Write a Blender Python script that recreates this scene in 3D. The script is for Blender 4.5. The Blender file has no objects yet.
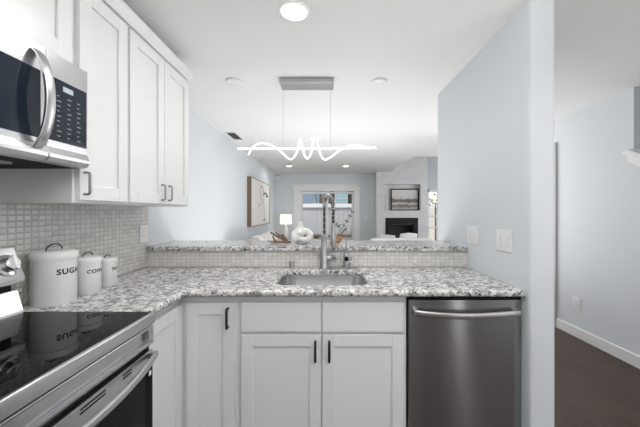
import bpy, bmesh, math, random
from mathutils import Vector, Matrix
random.seed(7)
SC = bpy.context.scene
COL = SC.collection
PI = math.pi

# ---------------------------------------------------------------- camera, world, lights, exposure
CAMZ = 1.314
cam_d = bpy.data.cameras.new('camera'); cam = bpy.data.objects.new('camera', cam_d); COL.objects.link(cam)
cam.location = (0, 0, CAMZ); cam.rotation_euler = (PI/2, 0, 0)
cam_d.sensor_width = 36; cam_d.lens = 300/640*36
cam_d.shift_x = -6.5/640; cam_d.shift_y = -1.5/640
cam_d.clip_start = 0.02; cam_d.clip_end = 100
SC.camera = cam
SC.view_settings.view_transform = 'Standard'
SC.view_settings.look = 'None'
SC.view_settings.gamma = 1
SC.view_settings.use_curve_mapping = False
SC.view_settings.exposure = 0.17

world = bpy.data.worlds.new('world'); SC.world = world; world.use_nodes = True
bg = world.node_tree.nodes['Background']
bg.inputs[0].default_value = (0.90, 0.95, 1.0, 1); bg.inputs[1].default_value = 1.0

def area(name, loc, rot, sx, sy, power, color=(1, 1, 1), shape='RECTANGLE'):
    d = bpy.data.lights.new(name, 'AREA'); d.shape = shape; d.size = sx; d.size_y = sy
    d.energy = power; d.color = color
    o = bpy.data.objects.new(name, d); COL.objects.link(o); o.location = loc; o.rotation_euler = rot
    return o
# unseen fill lights added for the kitchen, the living room and the hall
area('rear_fill_light', (0.0, -2.6, 1.5), (PI/2, 0, 0), 2.4, 1.6, 9, (1, 0.99, 0.97))  # added frontal fill behind the camera, no window built
area('kitchen_bounce_light', (0.30, 0.30, 2.12), (PI, 0, 0), 1.0, 1.0, 31, (1, 0.99, 0.98))  # added, aimed up so the ceiling bounces light into the kitchen
area('rear_bounce_light', (0.2, -1.6, 2.1), (PI, 0, 0), 1.6, 1.0, 8, (1, 0.99, 0.98))
area('dishwasher_streak_light', (2.12, -2.0, 1.2), (PI/2, 0, 0), 0.20, 2.0, 6, (1, 0.99, 0.98))  # unseen upright strip added for the streak on the dishwasher
area('living_fill_light', (4.1, 5.2, 1.5), (PI/2, 0, PI/2), 4.0, 1.9, 70, (0.97, 0.98, 1))  # added side fill out of view, the wall there has no window
area('living_bounce_light', (0.2, 4.0, 0.3), (PI, 0, 0), 2.0, 1.8, 48, (1, 0.99, 0.98))
area('hall_bounce_light', (2.15, 0.2, 0.5), (PI+.25, 0, 0), 0.8, 0.9, 14, (1, 0.99, 0.98))
area('hall_far_fill_light', (2.2, 4.3, 1.4), (-PI/2, 0, 0), 0.7, 1.8, 13, (1, 0.99, 0.98))  # added fill hidden behind the partition, no window there
area('hall_down_fill_light', (2.25, -0.3, 2.36), (0, 0, 0), 0.5, 0.5, 8, (1, 0.97, 0.93))  # added downward fill out of view, no fixture there
sun_d = bpy.data.lights.new('sun', 'SUN'); sun_d.energy = 2.2; sun_d.angle = math.radians(2); sun_d.color = (1, .97, .92)
sun = bpy.data.objects.new('sun', sun_d); COL.objects.link(sun); sun.rotation_euler = (math.radians(28), math.radians(12), 0)

# ---------------------------------------------------------------- helpers
def new_bm(): return bmesh.new()

def obox(bm, o, u, v, n, w, h, t):
    """box with corner o and edges u*w, v*h, n*t"""
    o = Vector(o); u = Vector(u)*w; v = Vector(v)*h; n = Vector(n)*t
    c = [o, o+u, o+u+v, o+v]
    vs = [bm.verts.new(p) for p in c] + [bm.verts.new(p+n) for p in c]
    fs = [(3, 2, 1, 0), (4, 5, 6, 7), (0, 1, 5, 4), (1, 2, 6, 5), (2, 3, 7, 6), (3, 0, 4, 7)]
    for f in fs: bm.faces.new([vs[i] for i in f])

def box(bm, x0, x1, y0, y1, z0, z1):
    obox(bm, (x0, y0, z0), (1, 0, 0), (0, 1, 0), (0, 0, 1), x1-x0, y1-y0, z1-z0)

def prism(bm, pts, vec):
    """closed polygon pts (3D) pushed along vec"""
    vec = Vector(vec)
    a = [bm.verts.new(p) for p in pts]; b = [bm.verts.new(Vector(p)+vec) for p in pts]
    bm.faces.new(a[::-1]); bm.faces.new(b)
    k = len(a)
    for i in range(k): bm.faces.new((a[i], a[(i+1) % k], b[(i+1) % k], b[i]))

def tube(bm, pts, r, seg=10, caps=True):
    pts = [Vector(p) for p in pts]
    rs = r if isinstance(r, (list, tuple)) else [r]*len(pts)
    rings = []; ref = None
    for i, p in enumerate(pts):
        d = (pts[min(i+1, len(pts)-1)] - pts[max(i-1, 0)]).normalized()
        if ref is None:
            ref = d.orthogonal().normalized()
        else:
            ref = (ref - d*ref.dot(d))
            ref = ref.normalized() if ref.length > 1e-6 else d.orthogonal().normalized()
        b = d.cross(ref)
        rings.append([bm.verts.new(p + (ref*math.cos(2*PI*k/seg) + b*math.sin(2*PI*k/seg))*rs[i]) for k in range(seg)])
    for a, b in zip(rings, rings[1:]):
        for k in range(seg): bm.faces.new((a[k], a[(k+1) % seg], b[(k+1) % seg], b[k]))
    if caps:
        bm.faces.new(rings[0][::-1]); bm.faces.new(rings[-1])

def lathe(bm, prof, c=(0, 0, 0), seg=32, axis='Z'):
    """prof: list of (radius, height)"""
    c = Vector(c); rings = []
    def pos(r, h, a):
        x, y = r*math.cos(a), r*math.sin(a)
        return c + (Vector((x, y, h)) if axis == 'Z' else Vector((x, h, y)) if axis == 'Y' else Vector((h, x, y)))
    for r, h in prof:
        if r < 1e-6: rings.append([bm.verts.new(pos(0, h, 0))])
        else: rings.append([bm.verts.new(pos(r, h, 2*PI*k/seg)) for k in range(seg)])
    for a, b in zip(rings, rings[1:]):
        for k in range(seg):
            k2 = (k+1) % seg
            if len(a) == 1 and len(b) == 1: continue
            if len(a) == 1: bm.faces.new((a[0], b[k2], b[k]))
            elif len(b) == 1: bm.faces.new((a[k], a[k2], b[0]))
            else: bm.faces.new((a[k], a[k2], b[k2], b[k]))

def ellipsoid(bm, c, rx, ry, rz, seg=20, rings=12):
    m = Matrix.Translation(c) @ Matrix.Diagonal((rx, ry, rz, 1))
    bmesh.ops.create_uvsphere(bm, u_segments=seg, v_segments=rings, radius=1, matrix=m)

def torus(bm, c, R, r, sx=1, sy=1, sz=1, seg=32, s2=14):
    c = Vector(c); g = []
    for i in range(seg):
        a = 2*PI*i/seg; ring = []
        for j in range(s2):
            b = 2*PI*j/s2; q = R + r*math.cos(b)
            ring.append(bm.verts.new(c + Vector((q*math.cos(a)*sx, r*math.sin(b)*sy, q*math.sin(a)*sz))))
        g.append(ring)
    for i in range(seg):
        for j in range(s2):
            bm.faces.new((g[i][j], g[(i+1) % seg][j], g[(i+1) % seg][(j+1) % s2], g[i][(j+1) % s2]))

def smooth_path(pts, n=8):
    P = [Vector(p) for p in pts]; out = []
    for i in range(len(P)-1):
        p0, p1, p2, p3 = P[max(i-1, 0)], P[i], P[i+1], P[min(i+2, len(P)-1)]
        for k in range(n):
            t = k/n
            out.append(0.5*((2*p1) + (p2-p0)*t + (2*p0-5*p1+4*p2-p3)*t*t + (3*p1-p0-3*p2+p3)*t**3))
    out.append(P[-1]); return out

def obj(name, bm, m, parent=None, bevel=0, smooth=False, seg=2, angle=40):
    bmesh.ops.recalc_face_normals(bm, faces=bm.faces[:])
    me = bpy.data.meshes.new(name); bm.to_mesh(me); bm.free()
    me.materials.append(m)
    if smooth:
        for p in me.polygons: p.use_smooth = True
        try: me.set_sharp_from_angle(angle=math.radians(angle))
        except Exception: pass
    o = bpy.data.objects.new(name, me); COL.objects.link(o)
    if parent is not None:
        o.parent = parent
        p = Vector((0, 0, 0)); q = parent
        while q is not None: p += q.location; q = q.parent
        o.location = -p
    if bevel:
        b = o.modifiers.new('bevel', 'BEVEL'); b.width = bevel; b.segments = seg; b.limit_method = 'ANGLE'; b.angle_limit = math.radians(35)
        b.harden_normals = False
    return o

def tag(o, label, cat, group=None, kind=None):
    o['label'] = label; o['category'] = cat
    if group: o['group'] = group
    if kind: o['kind'] = kind
    return o

def thing(name, label, cat, loc, group=None):
    o = bpy.data.objects.new(name, None); COL.objects.link(o); o.location = loc; o.empty_display_size = 0.05
    return tag(o, label, cat, group)

def struct(name, bm, m, parent=None, bevel=0, smooth=False):
    o = obj(name, bm, m, parent, bevel, smooth)
    if parent is None: o['kind'] = 'structure'
    return o

def dup(root, off, label=None, group=None):
    r = root.copy(); COL.objects.link(r); r.location = Vector(root.location) + Vector(off)
    if label: r['label'] = label
    if group: r['group'] = group
    for ch in list(root.children):
        c = ch.copy(); COL.objects.link(c); c.parent = r
        for g in list(ch.children):
            d = g.copy(); COL.objects.link(d); d.parent = c
    return r

def bx(name, m, dims, parent=None, bevel=0, smooth=False):
    bm = new_bm(); box(bm, *dims); return obj(name, bm, m, parent, bevel, smooth)

# ---------------------------------------------------------------- materials
def mat(name, color=(.8, .8, .8), rough=.5, metal=0, emit=None, estr=0, **kw):
    m = bpy.data.materials.new(name); m.use_nodes = True
    b = m.node_tree.nodes['Principled BSDF']
    b.inputs['Base Color'].default_value = (*color, 1); b.inputs['Roughness'].default_value = rough
    b.inputs['Metallic'].default_value = metal
    if emit: b.inputs['Emission Color'].default_value = (*emit, 1); b.inputs['Emission Strength'].default_value = estr
    for k, v in kw.items(): b.inputs[k.replace('_', ' ')].default_value = v
    return m
def nodes(m): return m.node_tree.nodes, m.node_tree.links, m.node_tree.nodes['Principled BSDF']
def coords(N, L, scale=(1, 1, 1), rot=(0, 0, 0), loc=(0, 0, 0)):
    g = N.new('ShaderNodeNewGeometry'); mp = N.new('ShaderNodeMapping')
    mp.inputs['Scale'].default_value = scale; mp.inputs['Rotation'].default_value = rot; mp.inputs['Location'].default_value = loc
    L.new(g.outputs['Position'], mp.inputs['Vector']); return mp.outputs['Vector']
def ramp(N, stops, interp='LINEAR'):
    r = N.new('ShaderNodeValToRGB'); r.color_ramp.interpolation = interp
    while len(r.color_ramp.elements) < len(stops): r.color_ramp.elements.new(0.5)
    for e, (p, c) in zip(r.color_ramp.elements, stops): e.position = p; e.color = (*c, 1) if len(c) == 3 else c
    return r
def add_bump(m, scale=(60, 60, 60), strength=.1, dist=.002, detail=3):
    N, L, b = nodes(m); v = coords(N, L, scale)
    n = N.new('ShaderNodeTexNoise'); n.inputs['Scale'].default_value = 1; n.inputs['Detail'].default_value = detail
    L.new(v, n.inputs['Vector']); bu = N.new('ShaderNodeBump'); bu.inputs['Strength'].default_value = strength; bu.inputs['Distance'].default_value = dist
    L.new(n.outputs['Fac'], bu.inputs['Height']); L.new(bu.outputs['Normal'], b.inputs['Normal']); return m

def steel(name, color, rough, scale, aniso=0.0, bump=.06, var=.22):
    m = mat(name, color, rough, 1.0); N, L, b = nodes(m)
    v = coords(N, L, scale); n = N.new('ShaderNodeTexNoise'); n.inputs['Scale'].default_value = 1; n.inputs['Detail'].default_value = 4
    L.new(v, n.inputs['Vector'])
    mr = N.new('ShaderNodeMapRange'); mr.inputs['To Min'].default_value = rough*(1-var); mr.inputs['To Max'].default_value = rough*(1+var)
    L.new(n.outputs['Fac'], mr.inputs['Value']); L.new(mr.outputs['Result'], b.inputs['Roughness'])
    bu = N.new('ShaderNodeBump'); bu.inputs['Strength'].default_value = bump; bu.inputs['Distance'].default_value = .001
    L.new(n.outputs['Fac'], bu.inputs['Height']); L.new(bu.outputs['Normal'], b.inputs['Normal'])
    if aniso:
        b.inputs['Anisotropic'].default_value = aniso
        t = N.new('ShaderNodeTangent'); t.direction_type = 'RADIAL'; t.axis = 'Z'
        L.new(t.outputs['Tangent'], b.inputs['Tangent']); b.inputs['Anisotropic Rotation'].default_value = .25
    return m

M = {}
M['wall'] = add_bump(mat('wall_paint_pale_blue', (.69, .725, .75), .75), (90, 90, 90), .12, .002)
M['wall_far'] = M['wall']
M['ceiling'] = add_bump(mat('ceiling_white', (.80, .80, .80), .85), (70, 70, 70), .12, .002)
M['trim'] = mat('trim_white', (.82, .82, .82), .4)
M['cab'] = mat('cabinet_white_paint', (.80, .80, .80), .28)
M['gap'] = mat('dark_gap', (.05, .05, .05), .8)
M['steel'] = steel('brushed_steel', (.72, .72, .73), .24, (4, 4, 400), 0, .0, .04)
M['steel_dw'] = steel('brushed_steel_dark', (.37, .37, .375), .22, (3, 3, 500), .97, .0, .03)
M['steel_h'] = steel('brushed_steel_lengthwise', (.58, .58, .59), .27, (400, 3, 400), 0, .0, .03)
M['chrome'] = mat('chrome', (.78, .78, .79), .08, 1)
M['nickel'] = mat('brushed_nickel', (.46, .455, .45), .36, 1)
M['pull_steel'] = mat('cabinet_pull_grey_metal', (.32, .32, .33), .3, 1)
M['bronze'] = mat('dark_bronze', (.035, .032, .03), .35, .6)
M['black_glass'] = mat('black_ceramic_glass', (.004, .004, .0045), .03, Specular_IOR_Level=.12)
M['dark_glass'] = mat('dark_blue_glass', (.010, .018, .030), .08, Specular_IOR_Level=.35)
M['black'] = mat('black_matte', (.012, .012, .013), .65, Specular_IOR_Level=.25)
M['dark'] = mat('dark_plastic', (.03, .03, .032), .4)
M['panel_grey'] = mat('panel_mark_grey', (.55, .60, .65), .5)
M['mark_dim'] = mat('keypad_mark_grey', (.30, .34, .38), .5)
M['enamel'] = mat('white_enamel', (.76, .755, .74), .3)
M['lettering'] = mat('black_lettering', (.02, .02, .02), .5)
M['plastic'] = mat('white_plastic', (.82, .82, .82), .35)
M['slot'] = mat('slot_dark', (.10, .10, .10), .6)
M['wood_frame'] = mat('walnut_frame', (.20, .13, .085), .5)
M['canvas'] = mat('cream_canvas', (.74, .715, .68), .8)
M['white_wash'] = mat('white_paint_on_canvas', (.8, .79, .77), .8)
M['ink'] = mat('ink', (.06, .06, .065), .7)
M['fabric_white'] = add_bump(mat('white_fabric', (.78, .77, .75), .9), (200, 200, 200), .3, .003)
M['fabric_grey'] = add_bump(mat('grey_fabric', (.42, .41, .40), .9), (200, 200, 200), .3, .003)
M['ceramic'] = mat('white_ceramic', (.84, .84, .84), .25)
M['shade'] = mat('lamp_shade_cream', (.86, .82, .74), .8, emit=(1, .93, .82), estr=.7)
M['drift'] = add_bump(mat('driftwood', (.22, .14, .085), .8), (150, 150, 150), .5, .004)
M['tan_wood'] = mat('tan_wood', (.45, .25, .11), .5)
M['leaf'] = mat('olive_leaf', (.075, .095, .065), .5)
M['leaf_dark'] = mat('dark_green_leaf', (.035, .075, .025), .6)
M['led'] = mat('led_glow', (1, 1, 1), .5, emit=(1, .99, .97), estr=2.6)
M['lamp_glow'] = mat('lamp_glow', (1, 1, 1), .5, emit=(1, .98, .95), estr=5)
M['firebox'] = mat('firebox_black', (.008, .008, .008), .45)
M['fence'] = mat('fence_grey_boards', (.50, .51, .53), .8)
M['siding'] = mat('blue_siding', (.20, .265, .33), .7)
M['patio'] = mat('patio_concrete', (.6, .58, .55), .9)
M['bark'] = mat('bark', (.16, .11, .07), .9)
M['autumn'] = mat('golden_leaves', (.46, .36, .16), .7)
M['roof'] = mat('grey_roof', (.48, .5, .52), .8)
M['teal_glass'] = mat('teal_window_glass', (.28, .42, .45), .15)
M['glass'] = mat('clear_glass', (1, 1, 1), 0.0, Transmission_Weight=1.0, IOR=1.01)
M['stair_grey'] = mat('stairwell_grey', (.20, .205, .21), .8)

# dark wood floor
M['floor'] = mat('dark_wood_floor', (.06, .045, .04), .42, Specular_IOR_Level=.35)
N, L, b = nodes(M['floor'])
v = coords(N, L, (1, 1, 1), (0, 0, PI/2))
br = N.new('ShaderNodeTexBrick'); br.offset = .37; br.inputs['Scale'].default_value = 1
br.inputs['Brick Width'].default_value = 1.4; br.inputs['Row Height'].default_value = .127; br.inputs['Mortar Size'].default_value = .0016
br.inputs['Color1'].default_value = (.078, .048, .036, 1); br.inputs['Color2'].default_value = (.054, .034, .026, 1); br.inputs['Mortar'].default_value = (.018, .014, .012, 1)
L.new(v, br.inputs['Vector'])
n = N.new('ShaderNodeTexNoise'); n.inputs['Scale'].default_value = 1; n.inputs['Detail'].default_value = 6
L.new(coords(N, L, (45, 2.5, 10)), n.inputs['Vector'])
mx = N.new('ShaderNodeMixRGB'); mx.blend_type = 'MULTIPLY'; mx.inputs['Fac'].default_value = .6
rp = ramp(N, [(.3, (.65, .62, .6)), (.7, (1.25, 1.2, 1.15))]); L.new(n.outputs['Fac'], rp.inputs['Fac'])
L.new(br.outputs['Color'], mx.inputs['Color1']); L.new(rp.outputs['Color'], mx.inputs['Color2']); L.new(mx.outputs['Color'], b.inputs['Base Color'])

# granite: white ground, grey clouds, black and brown flecks
def granite(name):
    m = mat(name, (.7, .7, .7), .2); N, L, b = nodes(m); v = coords(N, L, (1, 1, 1))
    def noise(s, d=4, dist=0.0, loc=(0, 0, 0)):
        n = N.new('ShaderNodeTexNoise'); n.inputs['Scale'].default_value = s; n.inputs['Detail'].default_value = d; n.inputs['Distortion'].default_value = dist
        L.new(coords(N, L, (1, 1.15, 1), (0, 0, .5), loc), n.inputs['Vector']); return n.outputs['Fac']
    def mix(a, bcol, fac):
        x = N.new('ShaderNodeMixRGB'); L.new(fac, x.inputs['Fac']); L.new(a, x.inputs['Color1'])
        if isinstance(bcol, tuple): x.inputs['Color2'].default_value = (*bcol, 1)
        else: L.new(bcol, x.inputs['Color2'])
        return x.outputs['Color']
    base = ramp(N, [(.38, (.50, .495, .49)), (.57, (.78, .77, .755))]); L.new(noise(25, 6, .5), base.inputs['Fac'])
    g = ramp(N, [(.48, (0, 0, 0)), (.57, (1, 1, 1))]); L.new(noise(31, 6, .9, (3, 1, 2)), g.inputs['Fac'])
    c1 = mix(base.outputs['Color'], (.27, .265, .265), g.outputs['Color'])
    k = ramp(N, [(.575, (0, 0, 0)), (.62, (1, 1, 1))]); L.new(noise(58, 5, .7, (7, 5, 1)), k.inputs['Fac'])
    c2 = mix(c1, (.05, .048, .05), k.outputs['Color'])
    w = ramp(N, [(.60, (0, 0, 0)), (.66, (1, 1, 1))]); L.new(noise(75, 3, .3, (1, 9, 4)), w.inputs['Fac'])
    c3 = mix(c2, (.80, .79, .78), w.outputs['Color'])
    L.new(c3, b.inputs['Base Color']); return m
M['granite'] = granite('speckled_granite')

# small glossy mosaic tiles; plane: 'YZ' for the left wall, 'XZ' for the bar wall
def tile(name, plane, bs=1.0):
    m = mat(name, (.6, .59, .56), .16); N, L, b = nodes(m)
    g = N.new('ShaderNodeNewGeometry'); sp = N.new('ShaderNodeSeparateXYZ'); cb = N.new('ShaderNodeCombineXYZ')
    L.new(g.outputs['Position'], sp.inputs[0]); L.new(sp.outputs['Y' if plane == 'YZ' else 'X'], cb.inputs['X']); L.new(sp.outputs['Z'], cb.inputs['Y'])
    br = N.new('ShaderNodeTexBrick'); br.offset = 0; br.squash = 1; br.inputs['Scale'].default_value = 1
    br.inputs['Brick Width'].default_value = .033; br.inputs['Row Height'].default_value = .0255
    br.inputs['Mortar Size'].default_value = .0018; br.inputs['Mortar Smooth'].default_value = .4; br.inputs['Bias'].default_value = 0
    L.new(cb.outputs[0], br.inputs['Vector'])
    br.inputs['Color1'].default_value = (.74, .725, .695, 1); br.inputs['Color2'].default_value = (.62, .605, .58, 1); br.inputs['Mortar'].default_value = (.50, .485, .46, 1)
    L.new(br.outputs['Color'], b.inputs['Base Color'])
    def dome(sock, w):
        d = N.new('ShaderNodeMath'); d.operation = 'DIVIDE'; d.inputs[1].default_value = w; L.new(sock, d.inputs[0])
        f = N.new('ShaderNodeMath'); f.operation = 'FRACT'; L.new(d.outputs[0], f.inputs[0])
        c = N.new('ShaderNodeMath'); c.operation = 'MULTIPLY_ADD'; c.inputs[1].default_value = 2; c.inputs[2].default_value = -1; L.new(f.outputs[0], c.inputs[0])
        a = N.new('ShaderNodeMath'); a.operation = 'ABSOLUTE'; L.new(c.outputs[0], a.inputs[0])
        p = N.new('ShaderNodeMath'); p.operation = 'POWER'; p.inputs[1].default_value = 3; L.new(a.outputs[0], p.inputs[0])
        o = N.new('ShaderNodeMath'); o.operation = 'SUBTRACT'; o.inputs[0].default_value = 1; L.new(p.outputs[0], o.inputs[1]); return o.outputs[0]
    hh = N.new('ShaderNodeMath'); hh.operation = 'MULTIPLY'; L.new(dome(sp.outputs['Y' if plane == 'YZ' else 'X'], .033), hh.inputs[0]); L.new(dome(sp.outputs['Z'], .0255), hh.inputs[1])
    bu = N.new('ShaderNodeBump'); bu.inputs['Strength'].default_value = bs; bu.inputs['Distance'].default_value = .0035
    L.new(hh.outputs[0], bu.inputs['Height']); L.new(bu.outputs['Normal'], b.inputs['Normal'])
    return m
M['tile_left'] = tile('mosaic_tile_left', 'YZ'); M['tile_bar'] = tile('mosaic_tile_bar', 'XZ', .35)

# textured pale plaster on the chimney breast
M['plaster'] = mat('pale_grey_plaster', (.60, .60, .60), .7)
N, L, b = nodes(M['plaster'])
n = N.new('ShaderNodeTexNoise'); n.inputs['Scale'].default_value = 1; n.inputs['Detail'].default_value = 8
L.new(coords(N, L, (4, 4, 6)), n.inputs['Vector']); rp = ramp(N, [(.3, (.62, .62, .62)), (.7, (.70, .70, .70))])
L.new(n.outputs['Fac'], rp.inputs['Fac']); L.new(rp.outputs['Color'], b.inputs['Base Color'])

# landscape picture: procedural bands of dark reeds and pale sand under a pale sky
M['landscape'] = mat('landscape_print', (.6, .58, .55), .6)
N, L, b = nodes(M['landscape'])
tc = N.new('ShaderNodeTexCoord'); sp = N.new('ShaderNodeSeparateXYZ'); L.new(tc.outputs['Generated'], sp.inputs[0])
n = N.new('ShaderNodeTexNoise'); n.inputs['Scale'].default_value = 5; n.inputs['Detail'].default_value = 6; L.new(tc.outputs['Generated'], n.inputs['Vector'])
ad = N.new('ShaderNodeMath'); ad.operation = 'MULTIPLY_ADD'; ad.inputs[1].default_value = .30
L.new(n.outputs['Fac'], ad.inputs[0]); L.new(sp.outputs['Z'], ad.inputs[2])
rp = ramp(N, [(.18, (.50, .46, .42)), (.34, (.16, .14, .13)), (.44, (.60, .56, .52)), (.56, (.12, .11, .11)), (.68, (.20, .19, .18)), (.74, (.62, .60, .58)), (1, (.70, .68, .66))])
L.new(ad.outputs[0], rp.inputs['Fac']); L.new(rp.outputs['Color'], b.inputs['Base Color'])

# ---------------------------------------------------------------- key dimensions (metres)
WL, WR = -1.306, 1.017          # kitchen side walls
CZ = 2.384                      # ceiling
CT = 0.914                      # counter top
YF, YB = 1.527, 2.184           # peninsula counter front edge, bar wall
YD = 1.5625                     # cabinet door face
LX = -.72                       # left counter front edge
LD = -.745                      # left cabinet door face
SY0, SY1 = .44, 1.20            # stove span along the wall
UZ0, UZ1 = 1.350, 2.245          # upper cabinets, bottom and top
LWX = -1.43                     # living room left wall
YFAR = 8.45
HX = 2.63                       # hall wall

# ---------------------------------------------------------------- setting
bm = new_bm(); box(bm, -1.7, 4.4, -3.0, YFAR+.15, -.1, 0); struct('floor', bm, M['floor'])
bm = new_bm()
box(bm, -1.7, 4.4, -3.0, 5.8, CZ, CZ+.15); box(bm, -1.7, 1.69, 5.8, YFAR+.15, CZ, CZ+.15)
struct('ceiling', bm, M['ceiling'])
bm = new_bm(); box(bm, 1.60, 4.4, 5.7, YFAR+.15, 4.2, 4.3); struct('ceiling_high', bm, M['ceiling'])
bm = new_bm(); box(bm, 1.60, 4.4, 5.70, 5.80, CZ+.15, 4.2); struct('wall_loft_front', bm, M['wall'])
bm = new_bm(); box(bm, 1.60, 1.69, 5.80, YFAR, CZ+.15, 4.2); struct('wall_loft_left', bm, M['wall'])
bm = new_bm(); box(bm, WL-.15, WL, -3.0, 2.72, 0, CZ); struct('wall_left', bm, M['wall'])
bm = new_bm(); box(bm, LWX-.15, LWX, 2.72, YFAR+.1, 0, CZ); struct('wall_living_left', bm, M['wall'])
# partition at the right of the peninsula, rounded corners at its near end
bm = new_bm(); box(bm, WR, WR+.128, YF-.032, 2.76, 0, CZ+.06); struct('wall_right', bm, M['wall'], bevel=.018)
# far wall with the sliding door opening (x -0.70..0.76 z 0..1.86) and side window
DX0, DX1, DZ = -.72, .77, 1.90
bm = new_bm()
box(bm, LWX-.1, DX0, YFAR, YFAR+.12, 0, CZ); box(bm, DX1, 2.82, YFAR, YFAR+.12, 0, CZ); box(bm, DX0, DX1, YFAR, YFAR+.12, DZ, CZ)
box(bm, 1.69, 2.82, YFAR, YFAR+.12, CZ, 4.2); box(bm, 2.82, 4.3, YFAR, YFAR+.12, 1.93, 4.2); box(bm, 3.20, 4.3, YFAR, YFAR+.12, 0, 1.93)
struct('wall_back', bm, M['wall_far'])
bm = new_bm(); box(bm, 4.2, 4.3, 3.4, YFAR, 0, 4.2); struct('wall_living_right', bm, M['wall'])
# hall wall with the stair opening at the right and a doorway further on
bm = new_bm()
SO0, SO1, SOZ = 1.2, 2.567, 1.83
box(bm, HX, HX+.12, SO1, 3.44, 0, CZ); SLO = .98
prism(bm, [(HX, -3.0, 0), (HX, SO1, 0), (HX, SO1, SOZ), (HX, SO0, SLO), (HX, -3.0, SLO)], (.12, 0, 0)); box(bm, HX, HX+.12, -3.0, SO0, SLO, CZ)
box(bm, HX, HX+.12, 3.44, 4.40, 2.10, CZ); box(bm, HX, HX+.12, 4.40, 4.6, 0, CZ)
struct('wall_hall', bm, M['wall'])
bm = new_bm(); box(bm, HX+.12, 4.3, 4.45, 4.57, 0, CZ); struct('wall_hall_return', bm, M['wall'])
bm = new_bm(); box(bm, -1.7, 4.4, -3.12, -3.0, 0, CZ); struct('wall_front', bm, M['wall'])
bm = new_bm(); box(bm, WL+.009, -1.06, .43, 2.12, UZ1+.058, CZ-.001); struct('hidden_filler', bm, M['trim'])  # unseen white block added above the cabinets to lighten the dark gap
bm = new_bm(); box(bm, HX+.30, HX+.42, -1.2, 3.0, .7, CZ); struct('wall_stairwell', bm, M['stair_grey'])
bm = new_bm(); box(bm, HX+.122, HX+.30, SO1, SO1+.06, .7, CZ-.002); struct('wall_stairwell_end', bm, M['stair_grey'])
bm = new_bm(); box(bm, HX-.016, HX-.001, -1.2, 3.417, 0, .105); struct('baseboard_hall', bm, M['trim'], bevel=.005)
bm = new_bm()
prism(bm, [(HX-.055, SO0+.01, SLO-.03), (HX-.055, SO1+.05, SOZ-.01), (HX-.055, SO1+.05, SOZ+.012), (HX-.055, SO1-.005, SOZ+.022), (HX-.055, SO0+.01, SLO+.028)], (.0545, 0, 0))
prism(bm, [(HX-.026, SO0+.01, SLO-.10), (HX-.026, SO1+.03, SOZ-.075), (HX-.026, SO1+.03, SOZ-.02), (HX-.026, SO0+.01, SLO-.03)], (.0255, 0, 0))
prism(bm, [(HX, SO0+.012, SLO+.002), (HX, SO1-.002, SOZ+.003), (HX, SO1-.002, SOZ+.022), (HX, SO0+.012, SLO+.028)], (.125, 0, 0))
struct('trim_1', bm, M['trim'], bevel=.006)
# hall doorway: grey door edge in a casing
bm = new_bm(); box(bm, HX+.02, HX+.06, 3.46, 4.38, .01, 2.09); struct('door_2', bm, mat('grey_door', (.24, .24, .25), .5))
bm = new_bm(); box(bm, HX-.02, HX-.001, 3.418, 3.44, 0, 2.107); struct('trim_2', bm, mat('grey_door_stop', (.42, .42, .43), .5))

# bar wall (half wall) with mosaic front, left backsplash
bm = new_bm(); box(bm, WL, WR, YB+.006, YB+.15, 0, 1.034); struct('wall_bar', bm, M['wall'])
bm = new_bm(); box(bm, WL, WR, YB-.004, YB+.006, CT+.001, 1.033); struct('trim_bar_tile', bm, M['tile_bar'])
bm = new_bm(); box(bm, WL, WL+.008, .2, YB-.004, CT+.001, 1.62); struct('trim_backsplash', bm, M['tile_left'])

# chimney breast with niche and firebox opening
FX0, FX1, FY = 1.335, 2.70, 8.02
NX0, NX1, NZ0, NZ1 = 1.54, 2.515, 1.355, 2.06     # niche
BX0, BX1, BZ0, BZ1 = 1.575, 2.445, .35, 1.16       # fireplace
bm = new_bm()
for (x0, x1, z0, z1) in ((FX0, NX0, 0, 4.15), (NX1, FX1, 0, 4.15), (NX0, NX1, NZ1, 4.15), (NX0, NX1, BZ1, NZ0), (NX0, BX0, 0, BZ1), (BX1, NX1, 0, BZ1), (BX0, BX1, 0, BZ0)):
    z1 = min(z1, 4.15)
    if x0 < 1.69 and z1 > CZ:
        box(bm, x0, min(x1, 1.69), FY, YFAR-.001, z0, CZ-.001)
        if x1 > 1.69: box(bm, 1.692, x1, FY, YFAR-.001, z0, z1)
    else: box(bm, x0, x1, FY, YFAR-.001, z0, z1)
box(bm, NX0, NX1, FY+.16, FY+.18, NZ0, NZ1)
struct('wall_fireplace', bm, M['plaster'])

# sliding patio door
dr = bpy.data.objects.new('door_1', None); COL.objects.link(dr); dr.location = (0, YFAR, 0); dr['kind'] = 'structure'
bm = new_bm()
box(bm, -.985, .965, YFAR-.055, YFAR-.001, 2.045, 2.10); box(bm, -.96, .94, YFAR-.03, YFAR-.001, 1.90, 2.045)
box(bm, -.935, -.70, YFAR-.03, YFAR-.001, 0, 1.90); box(bm, .765, .965-.03, YFAR-.03, YFAR-.001, 0, 1.90)
obj('casing', bm, M['trim'], dr, .006)
def sash(x0, x1, y):
    bm = new_bm(); t = .035
    w = .045
    box(bm, x0, x0+w, y, y+t, .02, DZ-.02); box(bm, x1-w, x1, y, y+t, .02, DZ-.02)
    box(bm, x0+w, x1-w, y, y+t, .02, .14); box(bm, x0+w, x1-w, y, y+t, DZ-.07, DZ-.02)
    f = obj('sash', bm, M['trim'], dr, .004)
    bm = new_bm(); box(bm, x0+w, x1-w, y+.012, y+.018, .14, DZ-.07); obj('pane', bm, M['glass'], f)
sash(DX0+.005, .045, YFAR+.02); sash(.005, DX1-.005, YFAR+.06)
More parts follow.
